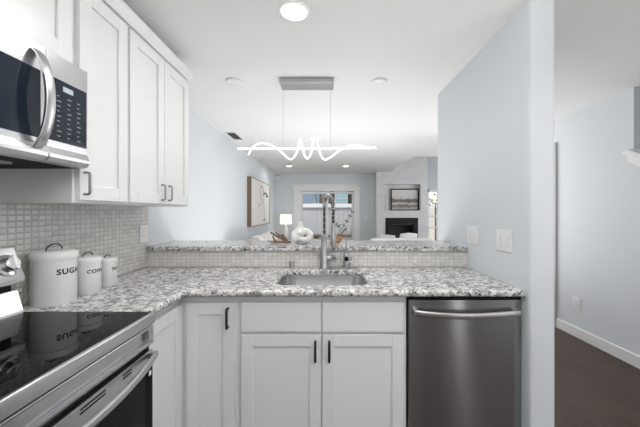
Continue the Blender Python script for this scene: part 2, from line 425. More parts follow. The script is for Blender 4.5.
# narrow side window beyond the fireplace
w1 = bpy.data.objects.new('window_1', None); COL.objects.link(w1); w1.location = (3.0, YFAR, 0); w1['kind'] = 'structure'
bm = new_bm()
box(bm, 2.81, 2.88, YFAR-.02, YFAR+.06, 0, 1.94); box(bm, 3.14, 3.22, YFAR-.02, YFAR+.06, 0, 1.94); box(bm, 2.81, 3.22, YFAR-.02, YFAR+.06, 1.88, 1.95)
for z in (1.46, 1.18, .86): box(bm, 2.88, 3.14, YFAR+.0, YFAR+.05, z, z+.035)
obj('window_frame', bm, M['trim'], w1)
bm = new_bm(); box(bm, 2.88, 3.14, YFAR+.02, YFAR+.026, 0, 1.88); obj('pane', bm, M['glass'], w1)

# ---------------------------------------------------------------- outside, beyond the patio door
bm = new_bm(); box(bm, -8, 10, YFAR+.15, 22, -.12, -.02); struct('ground', bm, M['patio'])
t = thing('garden_fence', 'grey vertical board fence with white top rail outside the patio door', 'fence', (0, 10.4, -.02))
bm = new_bm()
for i in range(30):
    x = -2.2 + i*.155; box(bm, x, x+.148, 10.4, 10.43, -.02, 1.47)
obj('boards', bm, M['fence'], t)
bx('top_rail', M['trim'], (-2.25, 2.5, 10.34, 10.47, 1.47, 1.60), t)
t = thing('planter_wall', 'low pale raised planter with brown coping in front of the garden fence', 'planter', (0, 9.9, -.02))
bx('planter_body', M['patio'], (-1.6, 1.6, 9.75, 10.2, -.02, .50), t); bx('coping', M['bark'], (-1.65, 1.65, 9.72, 10.23, .50, .56), t)
t = thing('neighbour_house', 'blue sided house with grey roof seen over the garden fence', 'house', (-.6, 15, -.02))
bx('house_wall', M['siding'], (-3.5, .05, 15, 18, -.02, 2.6), t)
bm = new_bm(); prism(bm, [(-.75, 14.3, 1.70), (-.05, 14.3, 1.86), (-.05, 14.3, 1.80), (-.75, 14.3, 1.64)], (0, .7, 0)); obj('porch_roof', bm, M['roof'], t)
t = thing('glazed_porch', 'teal glazed garden room with dark frames over the fence at right', 'garden room', (1, 14.5, -.02))
bx('house_wall', M['dark'], (.1, 2.2, 14.5, 16, -.02, 2.6), t)
bx('glazing', M['teal_glass'], (.42, 1.0, 14.46, 14.499, 1.2, 2.4), t)
bm = new_bm(); box(bm, .40, .44, 14.44, 14.46, 1.2, 2.4); box(bm, .98, 1.02, 14.44, 14.46, 1.2, 2.4); box(bm, .42, 1.0, 14.44, 14.46, 1.95, 1.99); obj('glazing_bar', bm, M['roof'], t)
t = thing('garden_tree', 'slim bare brown tree rising behind the garden fence', 'tree', (-.28, 12.5, -.02))
bm = new_bm(); tube(bm, [(-.28, 12.5, -.02), (-.27, 12.5, 1.2), (-.22, 12.5, 2.4)], [.07, .06, .05], 8); obj('trunk', bm, M['bark'], t)
bm = new_bm()
tube(bm, [(-.27, 12.5, 1.5), (-.12, 12.45, 1.9), (-.02, 12.4, 2.3)], [.03, .02, .012], 6); tube(bm, [(-.27, 12.5, 1.4), (-.42, 12.45, 1.8), (-.5, 12.4, 2.3)], [.03, .02, .012], 6)
obj('branch', bm, M['bark'], t)
t = thing('autumn_shrub', 'orange leaved shrub outside the narrow window by the fireplace', 'shrub', (4.0, 11, -.02))
bm = new_bm(); tube(bm, [(4.0, 11, -.02), (4.0, 11, 1.6)], .03, 6); obj('stem', bm, M['bark'], t)
bm = new_bm()
for i in range(16):
    c = Vector((4.0+random.uniform(-.25, .25), 11+random.uniform(-.2, .2), 1.85+random.uniform(-.28, .3)))
    ellipsoid(bm, c, .06, .05, .035, 6, 4)
obj('foliage', bm, M['autumn'], t)
bm = new_bm(); box(bm, 2.9, 7, 12.4, 12.5, -.02, 1.5); tag(obj('garden_wall', bm, M['patio']), 'pale garden wall outside the narrow window right of fireplace', 'garden wall')

# ---------------------------------------------------------------- countertops
def slab(name, outer, holes, z0, z1, label, cat, bev):
    bm = new_bm(); edges = []
    for loop in [outer] + holes:
        vs = [bm.verts.new((x, y, z0)) for x, y in loop]
        edges += [bm.edges.new((vs[i], vs[(i+1) % len(vs)])) for i in range(len(vs))]
    r = bmesh.ops.triangle_fill(bm, use_beauty=True, use_dissolve=False, edges=edges)
    faces = [f for f in r['geom'] if isinstance(f, bmesh.types.BMFace)]
    ex = bmesh.ops.extrude_face_region(bm, geom=faces)
    bmesh.ops.translate(bm, vec=(0, 0, z1-z0), verts=[e for e in ex['geom'] if isinstance(e, bmesh.types.BMVert)])
    return tag(obj(name, bm, M['granite'], None, bev, True, 3), label, cat)
def rrect(x0, x1, y0, y1, r, n=6):
    out = []
    for cx, cy, a0 in ((x1-r, y0+r, -PI/2), (x1-r, y1-r, 0), (x0+r, y1-r, PI/2), (x0+r, y0+r, PI)):
        for k in range(n+1): out.append((cx+r*math.cos(a0+PI/2*k/n), cy+r*math.sin(a0+PI/2*k/n)))
    return out
SKX0, SKX1, SKY0, SKY1 = -.286, .236, 1.640, 2.062
slab('countertop', [(WL+.009, SY1+.004), (LX, SY1+.004), (LX, YF-.03), (LX+.03, YF), (WR-.001, YF), (WR-.001, YB-.005), (WL+.009, YB-.005)],
     [rrect(SKX0, SKX1, SKY0, SKY1, .085)], CT-.034, CT, 'speckled white and grey granite L-shaped worktop on white base cabinets', 'countertop', .012)
slab('bar_countertop', [(WL+.001, YB-.028), (WR-.001, YB-.028), (WR-.001, 2.61), (WL+.001, 2.61)], [], 1.035, 1.067,
     'raised granite bar top on the tiled half wall behind the sink', 'bar top', .009)

# sink
t = thing('kitchen_sink', 'stainless steel undermount sink set in the granite below the spring faucet', 'sink', (-.025, 1.855, CT-.235))
bm = new_bm()
def ring(z, inset, r): return [bm.verts.new((x, y, z)) for x, y in rrect(SKX0-.012+inset, SKX1+.012-inset, SKY0-.012+inset, SKY1+.012-inset, r, 6)]
rs = [ring(CT-.036, -.01, .09), ring(CT-.036, .002, .085), ring(CT-.18, .012, .08), ring(CT-.205, .035, .07), ring(CT-.212, .09, .05)]
for a, bb in zip(rs, rs[1:]):
    for k in range(len(a)): bm.faces.new((a[k], a[(k+1) % len(a)], bb[(k+1) % len(a)], bb[k]))
bm.faces.new(rs[-1])
bas = obj('basin', bm, steel('sink_steel', (.66, .66, .67), .26, (6, 200, 200), 0, .0, .05), t, 0, True)
sd = bas.modifiers.new('solid', 'SOLIDIFY'); sd.thickness = .0015; sd.offset = -1
bm = new_bm(); lathe(bm, [(0, .004), (.025, .004), (.042, .001), (.044, 0)], (-.025, 1.88, CT-.212)); obj('drain', bm, M['chrome'], t, 0, True)

# ---------------------------------------------------------------- cabinets
UZ0, UZ1 = 1.350, 2.245
def shaker(o, u, v, n, w, h, t=.02, st=.062, rec=.009, bvl=True):
    bm = new_bm(); u = Vector(u); v = Vector(v); n = Vector(n); o = Vector(o)
    obox(bm, o, u, v, n, w, h, t-rec)                       # inner panel
    for a, bb, ww, hh in ((0, 0, st, h), (w-st, 0, st, h), (st, 0, w-2*st, st), (st, h-st, w-2*st, st)):
        obox(bm, o + u*a + v*bb + n*(t-rec), u, v, n, ww, hh, rec)
    return bm
def pull(p0, p1, n, out=.03, r=.0055):
    """bar pull between two feet p0, p1 standing off the door along n"""
    p0, p1, n = Vector(p0), Vector(p1), Vector(n); d = (p1-p0).normalized()
    bm = new_bm(); rr = .008
    pts = [p0, p0+n*(out-rr), p0+n*(out-rr*.3)+d*rr*.3, p0+n*out+d*rr, p1+n*out-d*rr, p1+n*(out-rr*.3)-d*rr*.3, p1+n*(out-rr), p1]
    tube(bm, pts, r, 10); return bm
NY = (0, -1, 0); NX = (1, 0, 0); UX = (1, 0, 0); UY = (0, 1, 0); VZ = (0, 0, 1)
YC = YD+.0205      # carcass front of the peninsula

# sink base
t = thing('sink_base_cabinet', 'white base cabinet with two doors below two false drawer fronts under the sink', 'cabinet', (0, YC, 0))
bm = new_bm()
xa, xb = -.462, .420
box(bm, xa, xb, YC, YC+.018, .10, CT-.036); box(bm, xa, xa+.018, YC+.018, YB-.01, .10, CT-.036); box(bm, xb-.018, xb, YC+.018, YB-.01, .10, CT-.036)
box(bm, xa+.018, xb-.018, YC+.018, YB-.01, .10, .118); box(bm, xa+.018, xb-.018, YB-.02, YB-.01, .118, CT-.036); box(bm, xa, xb, YC+.07, YC+.085, .001, .10)
obj('carcass', bm, M['cab'], t)
for x0, x1 in ((-.446, -.028), (-.022, .404)):
    bm = new_bm(); box(bm, x0, x1, YD, YD+.02, .688, .844); obj('drawer_front', bm, M['cab'], t, .003)
    d = obj('door', shaker((x0, YD+.02, .112), UX, VZ, NY, x1-x0, .562), M['cab'], t, .002)
    hx = x1-.030 if x0 < -.2 else x0+.036
    obj('handle', pull((hx, YD, .543), (hx, YD, .640), NY, .028, .0066), M['bronze'], d, 0, True)
# corner cabinet, peninsula side
t = thing('base_cabinet', 'narrow white base cabinet with one tall door and dark pull left of the sink cabinet', 'cabinet', (-.6, YC, 0))
bm = new_bm(); box(bm, -.764, -.4625, YC, YC+.018, .10, CT-.036); box(bm, -.764, -.734, YD+.008, YC, .10, CT-.036); box(bm, -.4805, -.4625, YC+.018, YB-.01, .10, CT-.036); box(bm, -.72, -.4625, YC+.07, YC+.085, .001, .10)
obj('carcass', bm, M['cab'], t)
d = obj('door', shaker((-.732, YD+.02, .112), UX, VZ, NY, .253, .728), M['cab'], t, .002)
obj('handle', pull((-.512, YD, .715), (-.512, YD, .812), NY, .028, .0066), M['bronze'], d, 0, True)
# left run between stove and corner
t = thing('base_cabinet', 'white base cabinet with a plain panelled door between the stove and the corner', 'cabinet', (-1.0, 1.4, 0))
bm = new_bm(); box(bm, WL+.01, LD-.0205, SY1+.006, SY1+.024, .10, CT-.036); box(bm, LD-.0385, LD-.0205, SY1+.024, YC-.004, .10, CT-.036); box(bm, LD-.1, LD-.085, SY1+.006, YC+.06, .001, .10)
obj('carcass', bm, M['cab'], t)
obj('door', shaker((LD-.02, SY1+.02, .112), UY, VZ, NX, YD-.012-SY1-.02, .728), M['cab'], t, .002)

# upper cabinets
UF = -.981; UB = UF-.0205
def upper(name, label, y0, y1, z0, z1, doors, handles):
    t = thing(name, label, 'wall cabinet', (WL, (y0+y1)/2, z0), 'white upper cabinets on the left wall')
    bm = new_bm(); box(bm, WL+.009, UB, y0, y1, z0, z1); obj('carcass', bm, M['cab'], t, .001)
    for (a, c), hy in zip(doors, handles):
        d = obj('door', shaker((UF-.02, a, z0+.012), UY, VZ, NX, c-a, z1-z0-.022), M['cab'], t, .002)
        if hy: obj('handle', pull((UF, hy, z0+.036), (UF, hy, z0+.124), NX, .024, .005), M['pull_steel'], d, 0, True)
    return t
o = upper('upper_cabinet', 'single door white upper cabinet directly right of the microwave', 1.181, 1.490, UZ0, UZ1, [(1.193, 1.482)], [1.214])
o = upper('upper_cabinet', 'two door white upper cabinet at the far end of the run', 1.491, 2.143, UZ0, UZ1, [(1.500, 1.815), (1.820, 2.137)], [1.783, 1.860])
o = upper('upper_cabinet', 'short white upper cabinet above the microwave', .43, 1.180, 1.872, UZ1, [(.44, .795), (.80, 1.158)], [None, None])
bm = new_bm()
def crown_prof(y): return [(UF-.012, y, UZ1+.0005), (UF+.006, y, UZ1+.0005), (UF+.006, y, UZ1+.005), (UF+.022, y, UZ1+.028), (UF+.030, y, UZ1+.040), (UF+.030, y, UZ1+.057), (UF-.012, y, UZ1+.057)]
prism(bm, crown_prof(.42), (0, 1.726, 0)); box(bm, WL+.01, UF-.012, 2.13, 2.146, UZ1+.001, UZ1+.057)
tag(obj('crown_moulding', bm, M['cab']), 'white crown moulding running along the tops of the upper cabinets', 'moulding')

# ---------------------------------------------------------------- dishwasher
t = thing('dishwasher', 'stainless steel dishwasher with curved bar handle under the right end of the counter', 'dishwasher', (.72, YD, 0))
bx('body', M['dark'], (.424, 1.014, YC+.03, YB-.02, .02, CT-.040), t)
bm = new_bm(); box(bm, .422, 1.017, YD+.006, YC+.03, .86, CT-.036); box(bm, .422, .430, YD+.012, YC+.03, .1, .86); box(bm, 1.0125, 1.018, YD+.012, YC+.03, .1, .86); obj('gasket_frame', bm, M['black'], t)
bm = new_bm(); K = 16; x0, x1 = .427, 1.012
pr = []
for k in range(K+1):
    x = x0+(x1-x0)*k/K; u = 2*k/K-1; pr.append((x, YD-.004-.008*(1-u*u), .12))
prism(bm, pr + [(x1, YC+.028, .12), (x0, YC+.028, .12)], (0, 0, .738))
obj('door_panel', bm, M['steel_dw'], t, 0, True, angle=25)
bm = new_bm()
pts = []
for k in range(25):
    u = 2*k/24-1; x = .7195+u*.272; pts.append((x, YD-.030-.028*(1-u*u)**.8, .796+.004*u*u-.006*(1-u*u)))
obox_prev = None
rings = []
for p in pts:
    p = Vector(p); rings.append([bm.verts.new(p+Vector(d)) for d in ((0, -.008, -.014), (0, -.010, 0), (0, -.008, .014), (0, .006, .016), (0, .006, -.016))])
for a, c in zip(rings, rings[1:]):
    for k in range(5): bm.faces.new((a[k], a[(k+1) % 5], c[(k+1) % 5], c[k]))
bm.faces.new(rings[0]); bm.faces.new(rings[-1][::-1])
for sx in (-1, 1): box(bm, .7195+sx*.260-.012, .7195+sx*.260+.012, YD-.032, YD-.003, .786, .812)
obj('handle', bm, M['steel_h'], t, .003, True)
bx('toe_kick', M['black'], (.43, 1.004, YC+.06, YC+.08, .0, .10), t)

# ---------------------------------------------------------------- range
SFX = -.686
ST = .9165
t = thing('electric_range', 'stainless steel electric range with black glass cooktop in the left run', 'stove', (-1.0, .82, 0))
bx('body', M['dark'], (WL+.02, SFX-.035, SY0, SY1, .0, .880), t)
# cooktop frame: sloped stainless front trim plus side strips
bm = new_bm()
prism(bm, [(SFX-.012, SY0, ST-.0005), (SFX-.003, SY0, ST-.002), (SFX, SY0, ST-.007), (SFX, SY0, ST-.045), (SFX-.034, SY0, ST-.045)], (0, SY1-SY0, 0))
obj('cooktop_trim', bm, M['steel_h'], t, .002, True)
bm = new_bm(); box(bm, WL+.10, SFX-.0125, SY0+.003, SY1-.001, ST-.02, ST-.0002)
obj('cooktop', bm, M['black_glass'], t, .001)
# front panel under the trim with a raised frame
bm = new_bm()
box(bm, SFX-.034, SFX-.020, SY0, SY1, .792, ST-.051)
for a, c, z0, z1 in ((SY0, SY1, .792, .806), (SY0, SY1, .857, ST-.051), (SY0, SY0+.03, .806, .857), (SY1-.035, SY1, .806, .857)):
    box(bm, SFX-.020, SFX-.005, a, c, z0, z1)
obj('front_panel', bm, M['steel_h'], t, .003)
bx('gap_strip', M['black'], (SFX-.034, SFX-.022, SY0+.002, SY1-.002, .772, .792), t)
# oven door
bm = new_bm(); box(bm, SFX-.034, SFX-.006, SY0+.003, SY1-.003, .705, .770)
dd = obj('oven_door', bm, M['steel_h'], t, .003)
bx('door_glass', M['black_glass'], (SFX-.034, SFX-.008, SY0+.003, SY1-.003, .20, .705), dd)
for a, c in ((1.02, 1.065), (.842, .94), (.70, .745)):
    for dz in (0, .011):
        bm = new_bm(); box(bm, SFX-.008, SFX-.0055, a, c, .743+dz, .748+dz); obj('vent_slot', bm, M['black'], dd)
bx('energy_tag', M['plastic'], (SFX-.009, SFX-.0075, SY1-.028, SY1-.012, .672, .690), dd)
# bowed handle
bm = new_bm(); rings = []
for k in range(29):
    u = 2*k/28-1; y = .82+u*.372; x = SFX+.010+.045*(1-u*u)**.9; z = .752-.008*(1-u*u)
    p = Vector((x, y, z)); rings.append([bm.verts.new(p+Vector(d)) for d in ((.006, 0, -.012), (.009, 0, 0), (.006, 0, .012), (-.007, 0, .015), (-.007, 0, -.015))])
for a, c in zip(rings, rings[1:]):
    for k in range(5): bm.faces.new((a[k], a[(k+1) % 5], c[(k+1) % 5], c[k]))
bm.faces.new(rings[0]); bm.faces.new(rings[-1][::-1])
for sy in (-1, 1): box(bm, SFX-.008, SFX+.012, .82+sy*.362-.010, .82+sy*.362+.010, .739, .764)
obj('handle', bm, M['steel_h'], t, .003, True)
bx('bottom_rail', M['steel_h'], (SFX-.034, SFX-.006, SY0+.003, SY1-.003, .16, .20), dd, .003)
bx('drawer', M['steel_h'], (SFX-.034, SFX-.008, SY0+.003, SY1-.003, .04, .155), t, .003)
# backguard: lower riser, dark vent slot, tilted control head
bm = new_bm()
prism(bm, [(WL+.014, SY0, ST-.02), (WL+.104, SY0, ST-.02), (WL+.102, SY0, ST+.010), (WL+.078, SY0, ST+.090), (WL+.014, SY0, ST+.090)], (0, SY1-SY0-.006, 0))
obj('backguard_riser', bm, M['steel'], t, .003)
bx('vent_gap', M['black'], (WL+.014, WL+.066, SY0+.01, SY1-.02, ST+.090, ST+.118), t)
HZ0, HZ1 = ST+.118, ST+.262
bm = new_bm()
prism(bm, [(WL+.010, SY0, HZ0), (WL+.104, SY0, HZ0), (WL+.110, SY0, HZ0+.018), (WL+.062, SY0, HZ1), (WL+.010, SY0, HZ1)], (0, SY1-SY0-.004, 0))
hd = obj('control_head', bm, M['steel'], t, .005, True)
nrm = Vector((HZ1-HZ0-.018, 0, .048)).normalized(); up = Vector((-.048, 0, HZ1-HZ0-.018)).normalized()
def on_head(y, s): return Vector((WL+.110, y, HZ0+.018)) + up*s
for y in (1.143, 1.010, .640, .507):
    c = on_head(y, .062)
    bm = new_bm(); prof = [(.042, 0), (.042, .004), (.036, .006)]
    R = nrm.to_track_quat('Z', 'Y').to_matrix().to_4x4()
    lathe(bm, prof + [(0, .006)], (0, 0, 0), 28); bmesh.ops.transform(bm, matrix=Matrix.Translation(c) @ R, verts=bm.verts[:])
    kn = obj('knob_ring', bm, M['chrome'], hd, 0, True)
    bm = new_bm(); lathe(bm, [(.030, .006), (.028, .028), (.024, .032), (0, .032)], (0, 0, 0), 24); obox(bm, (-.007, -.028, .030), (1, 0, 0), (0, 1, 0), (0, 0, 1), .014, .056, .012)
    bmesh.ops.transform(bm, matrix=Matrix.Translation(c) @ R, verts=bm.verts[:])
    obj('knob', bm, M['steel'], hd, .002, True)
bm = new_bm(); obox(bm, on_head(.73, .02)+nrm*.0002, (0, 1, 0), up, nrm, .18, .085, .002); obj('display', bm, M['black_glass'], hd)

# ---------------------------------------------------------------- microwave
MX = -.938; MZ0, MZ1 = 1.486, 1.862; MY1 = 1.180
t = thing('microwave', 'stainless steel over-the-range microwave with dark glass door and curved handle', 'microwave', (-1.1, .82, MZ0))
bx('body', M['black'], (WL+.012, MX-.030, SY0, MY1-.003, MZ0-.002, MZ1), t)
bm = new_bm(); box(bm, WL+.08, MX-.13, SY0+.10, MY1-.16, MZ0-.010, MZ0-.0021); obj('grease_filter', bm, M['fabric_grey'], t)
DY = 1.005      # door / control panel split
def front_face(y0, y1, name):
    bm = new_bm()
    prism(bm, [(MX-.030, y0, MZ0-.004), (MX-.002, y0, MZ0), (MX+.010, y0, MZ0+.014), (MX+.010, y0, MZ0+.026), (MX, y0, MZ0+.050), (MX, y0, MZ1), (MX-.030, y0, MZ1)], (0, y1-y0, 0))
    return obj(name, bm, M['steel_h'], t, .002)
md = front_face(SY0, DY-.002, 'door'); mc = front_face(DY, MY1-.002, 'control_panel')
bm = new_bm(); box(bm, MX-.004, MX+.002, SY0+.04, DY-.022, MZ0+.070, MZ0+.292); obj('door_window', bm, M['dark_glass'], md, .001)
bm = new_bm(); box(bm, MX-.004, MX+.003, DY+.008, MY1-.010, MZ0+.074, MZ0+.292); cp = obj('touch_panel', bm, M['dark_glass'], mc, .001)
bm = new_bm(); box(bm, MX+.0025, MX+.0035, DY+.060, DY+.102, MZ0+.256, MZ0+.274); obj('display', bm, M['panel_grey'], cp)
for r in range(9):
    for c in range(3):
        y = DY+.036+c*.042; z = MZ0+.092+r*.0175
        bm = new_bm(); w = (.013, .009, .016)[(r*2+c) % 3]; box(bm, MX+.0025, MX+.0034, y, y+w, z, z+.0028); obj('button_mark', bm, M['mark_dim'], cp)
# handle: wide curved strap
bm = new_bm(); rings = []
for k in range(25):
    u = 2*k/24-1; z = MZ0+.192+u*.158; bow = (1-u*u)**.7
    p = Vector((MX+.004+.047*bow, DY-.040, z)); nx = .012
    rings.append([bm.verts.new(p+Vector(d)) for d in ((nx*.3, -.016, 0), (nx*.6, 0, 0), (nx*.3, .016, 0), (-nx*.5, .016, 0), (-nx*.5, -.016, 0))])
for a, c in zip(rings, rings[1:]):
    for k in range(5): bm.faces.new((a[k], a[(k+1) % 5], c[(k+1) % 5], c[k]))
bm.faces.new(rings[0]); bm.faces.new(rings[-1][::-1])
obj('handle', bm, M['steel_h'], md, .002, True)

# ---------------------------------------------------------------- canisters
def text_mesh(body, size):
    cu = bpy.data.curves.new('lettering', 'FONT'); cu.body = body; cu.size = size; cu.align_x = 'CENTER'; cu.align_y = 'CENTER'
    cu.offset = size*.04; cu.extrude = 0; cu.space_character = 1.12; cu.resolution_u = 3
    o = bpy.data.objects.new('lettering', cu); COL.objects.link(o)
    me = bpy.data.meshes.new_from_object(o.evaluated_get(bpy.context.evaluated_depsgraph_get()))
    bpy.data.objects.remove(o); bpy.data.curves.remove(cu)
    bm = bmesh.new(); bm.from_mesh(me); bpy.data.meshes.remove(me)
    bmesh.ops.subdivide_edges(bm, edges=[e for e in bm.edges if e.calc_length() > size*.2], cuts=3)
    bmesh.ops.triangulate(bm, faces=bm.faces[:])
    return bm
def canister(word, label, x, y, r, h, lidh, facing, tsize):
    t = thing('canister', label, 'canister', (x, y, CT), 'lettered canisters by the backsplash')
    bm = new_bm(); lathe(bm, [(0, .002), (r-.006, .002), (r-.003, 0), (r, .004), (r, h), (0, h)], (x, y, CT), 48); obj('body', bm, M['enamel'], t, 0, True)
    bm = new_bm(); q = r+.004
    lathe(bm, [(0, h+.0005), (q, h+.0005), (q, h+lidh*.62), (q-.003, h+lidh*.78), (q-.012, h+lidh*.92), (r*.6, h+lidh), (0, h+lidh*1.03)], (x, y, CT), 48)
    ld = obj('lid', bm, M['enamel'], t, 0, True)
    a = facing-PI/2 + .15; d = Vector((math.cos(a), math.sin(a), 0)); c = Vector((x, y, CT+h+lidh)); w = r*.62
    bm = new_bm(); pts = [c - d*w + Vector((0, 0, -.004))] + [c + d*w*math.cos(PI-PI*k/12) + Vector((0, 0, r*.34*math.sin(PI*k/12))) for k in range(1, 12)] + [c + d*w + Vector((0, 0, -.004))]
    tube(bm, pts, .0028, 8); obj('handle', bm, M['bronze'], ld, 0, True)
    bm = text_mesh(word, tsize); rr = r+.0006
    for v in bm.verts:
        th = facing + v.co.x*1.05/rr; z = v.co.y
        v.co = Vector((x+rr*math.cos(th), y+rr*math.sin(th), CT+h*.72+z))
    obj('lettering', bm, M['lettering'], t)
canister('SUGAR', 'largest white canister lettered SUGAR nearest the stove', -1.207, 1.330, .079, .196, .036, .0, .033)
canister('COFFEE', 'middle sized white canister lettered COFFEE', -1.186, 1.490, .055, .152, .030, -.10, .024)
canister('TEA', 'smallest white canister at the far end of the three', -1.192, 1.632, .042, .128, .026, .0, .022)

# ---------------------------------------------------------------- faucets and fittings at the sink
FXc, FYc = -.016, 2.115
t = thing('kitchen_faucet', 'tall brushed nickel spring faucet behind the sink', 'faucet', (FXc, FYc, CT))
bm = new_bm(); lathe(bm, [(.036, 0), (.036, .006), (.030, .010), (.0275, .014), (.0275, .15), (.025, .155), (.024, .235), (.017, .240), (0, .24)], (FXc, FYc, CT), 28); obj('body', bm, M['nickel'], t, 0, True)
dirn = Vector((.40, -.92, 0)).normalized()
base = Vector((FXc, FYc, CT))
arch = [base+Vector((0, 0, .236)), base+Vector((0, 0, .33)), base+Vector((0, 0, .42))]
R = .075
for k in range(1, 13):
    a = PI*k/12; arch.append(base + Vector((0, 0, .43)) + dirn*(R-R*math.cos(a)) + Vector((0, 0, R*1.05*math.sin(a))))
arch += [base+dirn*2*R+Vector((0, 0, .38)), base+dirn*2*R+Vector((0, 0, .32))]
arch = smooth_path(arch, 6)
bm = new_bm(); tube(bm, arch, .0075, 10); obj('hose', bm, M['dark'], t, 0, True)
# spring coil around the arch
bm = new_bm(); coil = []; n_t = 38; ref = None
tot = len(arch)-1; samples = n_t*8
for k in range(samples+1):
    f = k/samples*tot; i = min(int(f), tot-1); p = arch[i].lerp(arch[i+1], f-i); d = (arch[i+1]-arch[i]).normalized()
    side = Vector((dirn.y, -dirn.x, 0)); b2 = d.cross(side).normalized(); th = 2*PI*k/8
    coil.append(p + (side*math.cos(th)+b2*math.sin(th))*.0135)
tube(bm, coil, .0030, 5); obj('spring', bm, M['nickel'], t, 0, True)
sh = base+dirn*2*R
bm = new_bm(); lathe(bm, [(0, .325), (.013, .325), (.014, .25), (.019, .235), (.021, .175), (.018, .168), (0, .168)], sh, 20); obj('spray_head', bm, M['nickel'], t, 0, True)
bm = new_bm(); tube(bm, [base+Vector((0, 0, .215)), sh+Vector((0, 0, .225))], .006, 10); torus(bm, sh+Vector((0, 0, .245)), .02, .005); obj('holder_arm', bm, M['nickel'], t, 0, True)
# side lever
bm = new_bm(); tube(bm, [base+Vector((.015, -.004, .075)), base+Vector((.082, -.02, .072))], .019, 16); tube(bm, [base+Vector((.052, -.018, .078)), base+Vector((.075, -.05, .086)), base+Vector((.088, -.09, .080))], [.010, .008, .007], 10); obj('lever', bm, M['nickel'], t, 0, True)

fx, fy = .140, 2.125
t = thing('filtered_water_tap', 'slim gooseneck drinking water tap right of the spring faucet', 'faucet', (fx, fy, CT))
bm = new_bm(); lathe(bm, [(.024, 0), (.024, .004), (.0185, .008), (.0185, .098), (.016, .102), (0, .102)], (fx, fy, CT), 24); obj('body', bm, M['nickel'], t, 0, True)
g = [Vector((fx, fy, CT+.10)), Vector((fx, fy, CT+.22))]
for k in range(1, 11): a = PI*k/10; g.append(Vector((fx+.004*k/10, fy-.04+.04*math.cos(a), CT+.26+.035*math.sin(a))))
g.append(Vector((fx+.004, fy-.08, CT+.245)))
bm = new_bm(); tube(bm, smooth_path(g, 3), .0048, 10); obj('spout', bm, M['nickel'], t, 0, True)
bm = new_bm(); lathe(bm, [(0, -.026), (.0165, -.026), (.0165, -.014), (0, -.014)], (fx, fy, CT+.072), 20, 'Y'); obj('indicator', bm, M['black'], t, 0, True)
bm = new_bm(); tube(bm, [(fx+.012, fy, CT+.045), (fx+.034, fy, CT+.045)], .014, 14); tube(bm, [(fx+.030, fy, CT+.048), (fx+.040, fy-.01, CT+.085)], [.006, .004], 8); obj('lever', bm, M['nickel'], t, 0, True)
bm = new_bm(); lathe(bm, [(.022, 0), (.022, .003), (.0185, .006), (.0185, .048), (.016, .053), (0, .054)], (-.246, 2.12, CT), 24)
tag(obj('air_gap_cap', bm, M['nickel'], None, 0, True), 'short brushed nickel cylinder on the counter left of the spring faucet', 'air gap')
bm = new_bm(); lathe(bm, [(.020, 0), (.020, .004), (.012, .005), (.012, .011), (0, .012)], (.208, 2.125, CT), 20)
tag(obj('air_switch_button', bm, M['nickel'], None, 0, True), 'tiny round metal button on the counter right of the drinking water tap', 'button')

# ---------------------------------------------------------------- electric plates
def plate_wall(name, label, cat, o, u, n, w, h, kinds, grp=None):
    """plate whose lower corner is o, along u, facing n; kinds: 'rocker' or 'outlet' per gang"""
    o = Vector(o); u = Vector(u); n = Vector(n); v = Vector((0, 0, 1))
    t = thing(name, label, cat, o + u*w/2, grp)
    bm = new_bm(); obox(bm, o+n*.0006, u, v, n, w, h, .006); obj('plate', bm, M['plastic'], t, .002)
    gw = w/len(kinds)
    for i, k in enumerate(kinds):
        c = o + u*(gw*(i+.5)) + n*.0066
        if k == 'rocker':
            bm = new_bm(); obox(bm, c - u*.017 + v*(h/2-.034), u, v, n, .034, .068, .004); obj('rocker', bm, M['trim'], t, .002)
        else:
            bm = new_bm(); obox(bm, c - u*.017 + v*(h/2-.034), u, v, n, .034, .068, .002); s = obj('socket', bm, M['trim'], t, .001)
            for dz in (-.018, .018):
                for du in (-.007, .007):
                    bm = new_bm(); obox(bm, c + u*(du-.001) + v*(h/2+dz-.004) + n*.0021, u, v, n, .002, .009, .0004); obj('slot', bm, M['slot'], s)
plate_wall('wall_plate', 'white switch and socket plate on the right wall at the bar end', 'switch plate', (WR, 2.155, 1.092), (0, -1, 0), (-1, 0, 0), .145, .122, ('outlet', 'rocker'))
plate_wall('wall_plate', 'white double rocker switch plate above the right end of the counter', 'switch plate', (WR, 1.790, 1.090), (0, -1, 0), (-1, 0, 0), .150, .122, ('rocker', 'rocker'))
plate_wall('wall_plate', 'white socket plate on the mosaic backsplash under the upper cabinets', 'socket', (WL+.008, 2.082, 1.098), (0, 1, 0), (1, 0, 0), .088, .122, ('outlet',))
plate_wall('wall_plate', 'white socket plate low on the hall wall above the baseboard', 'socket', (HX, 3.20, .295), (0, -1, 0), (-1, 0, 0), .100, .125, ('outlet',))
plate_wall('wall_plate', 'small white light switch on the far wall between patio door and fireplace', 'switch', (1.07, YFAR, 1.115), (1, 0, 0), (0, -1, 0), .08, .12, ('rocker',))

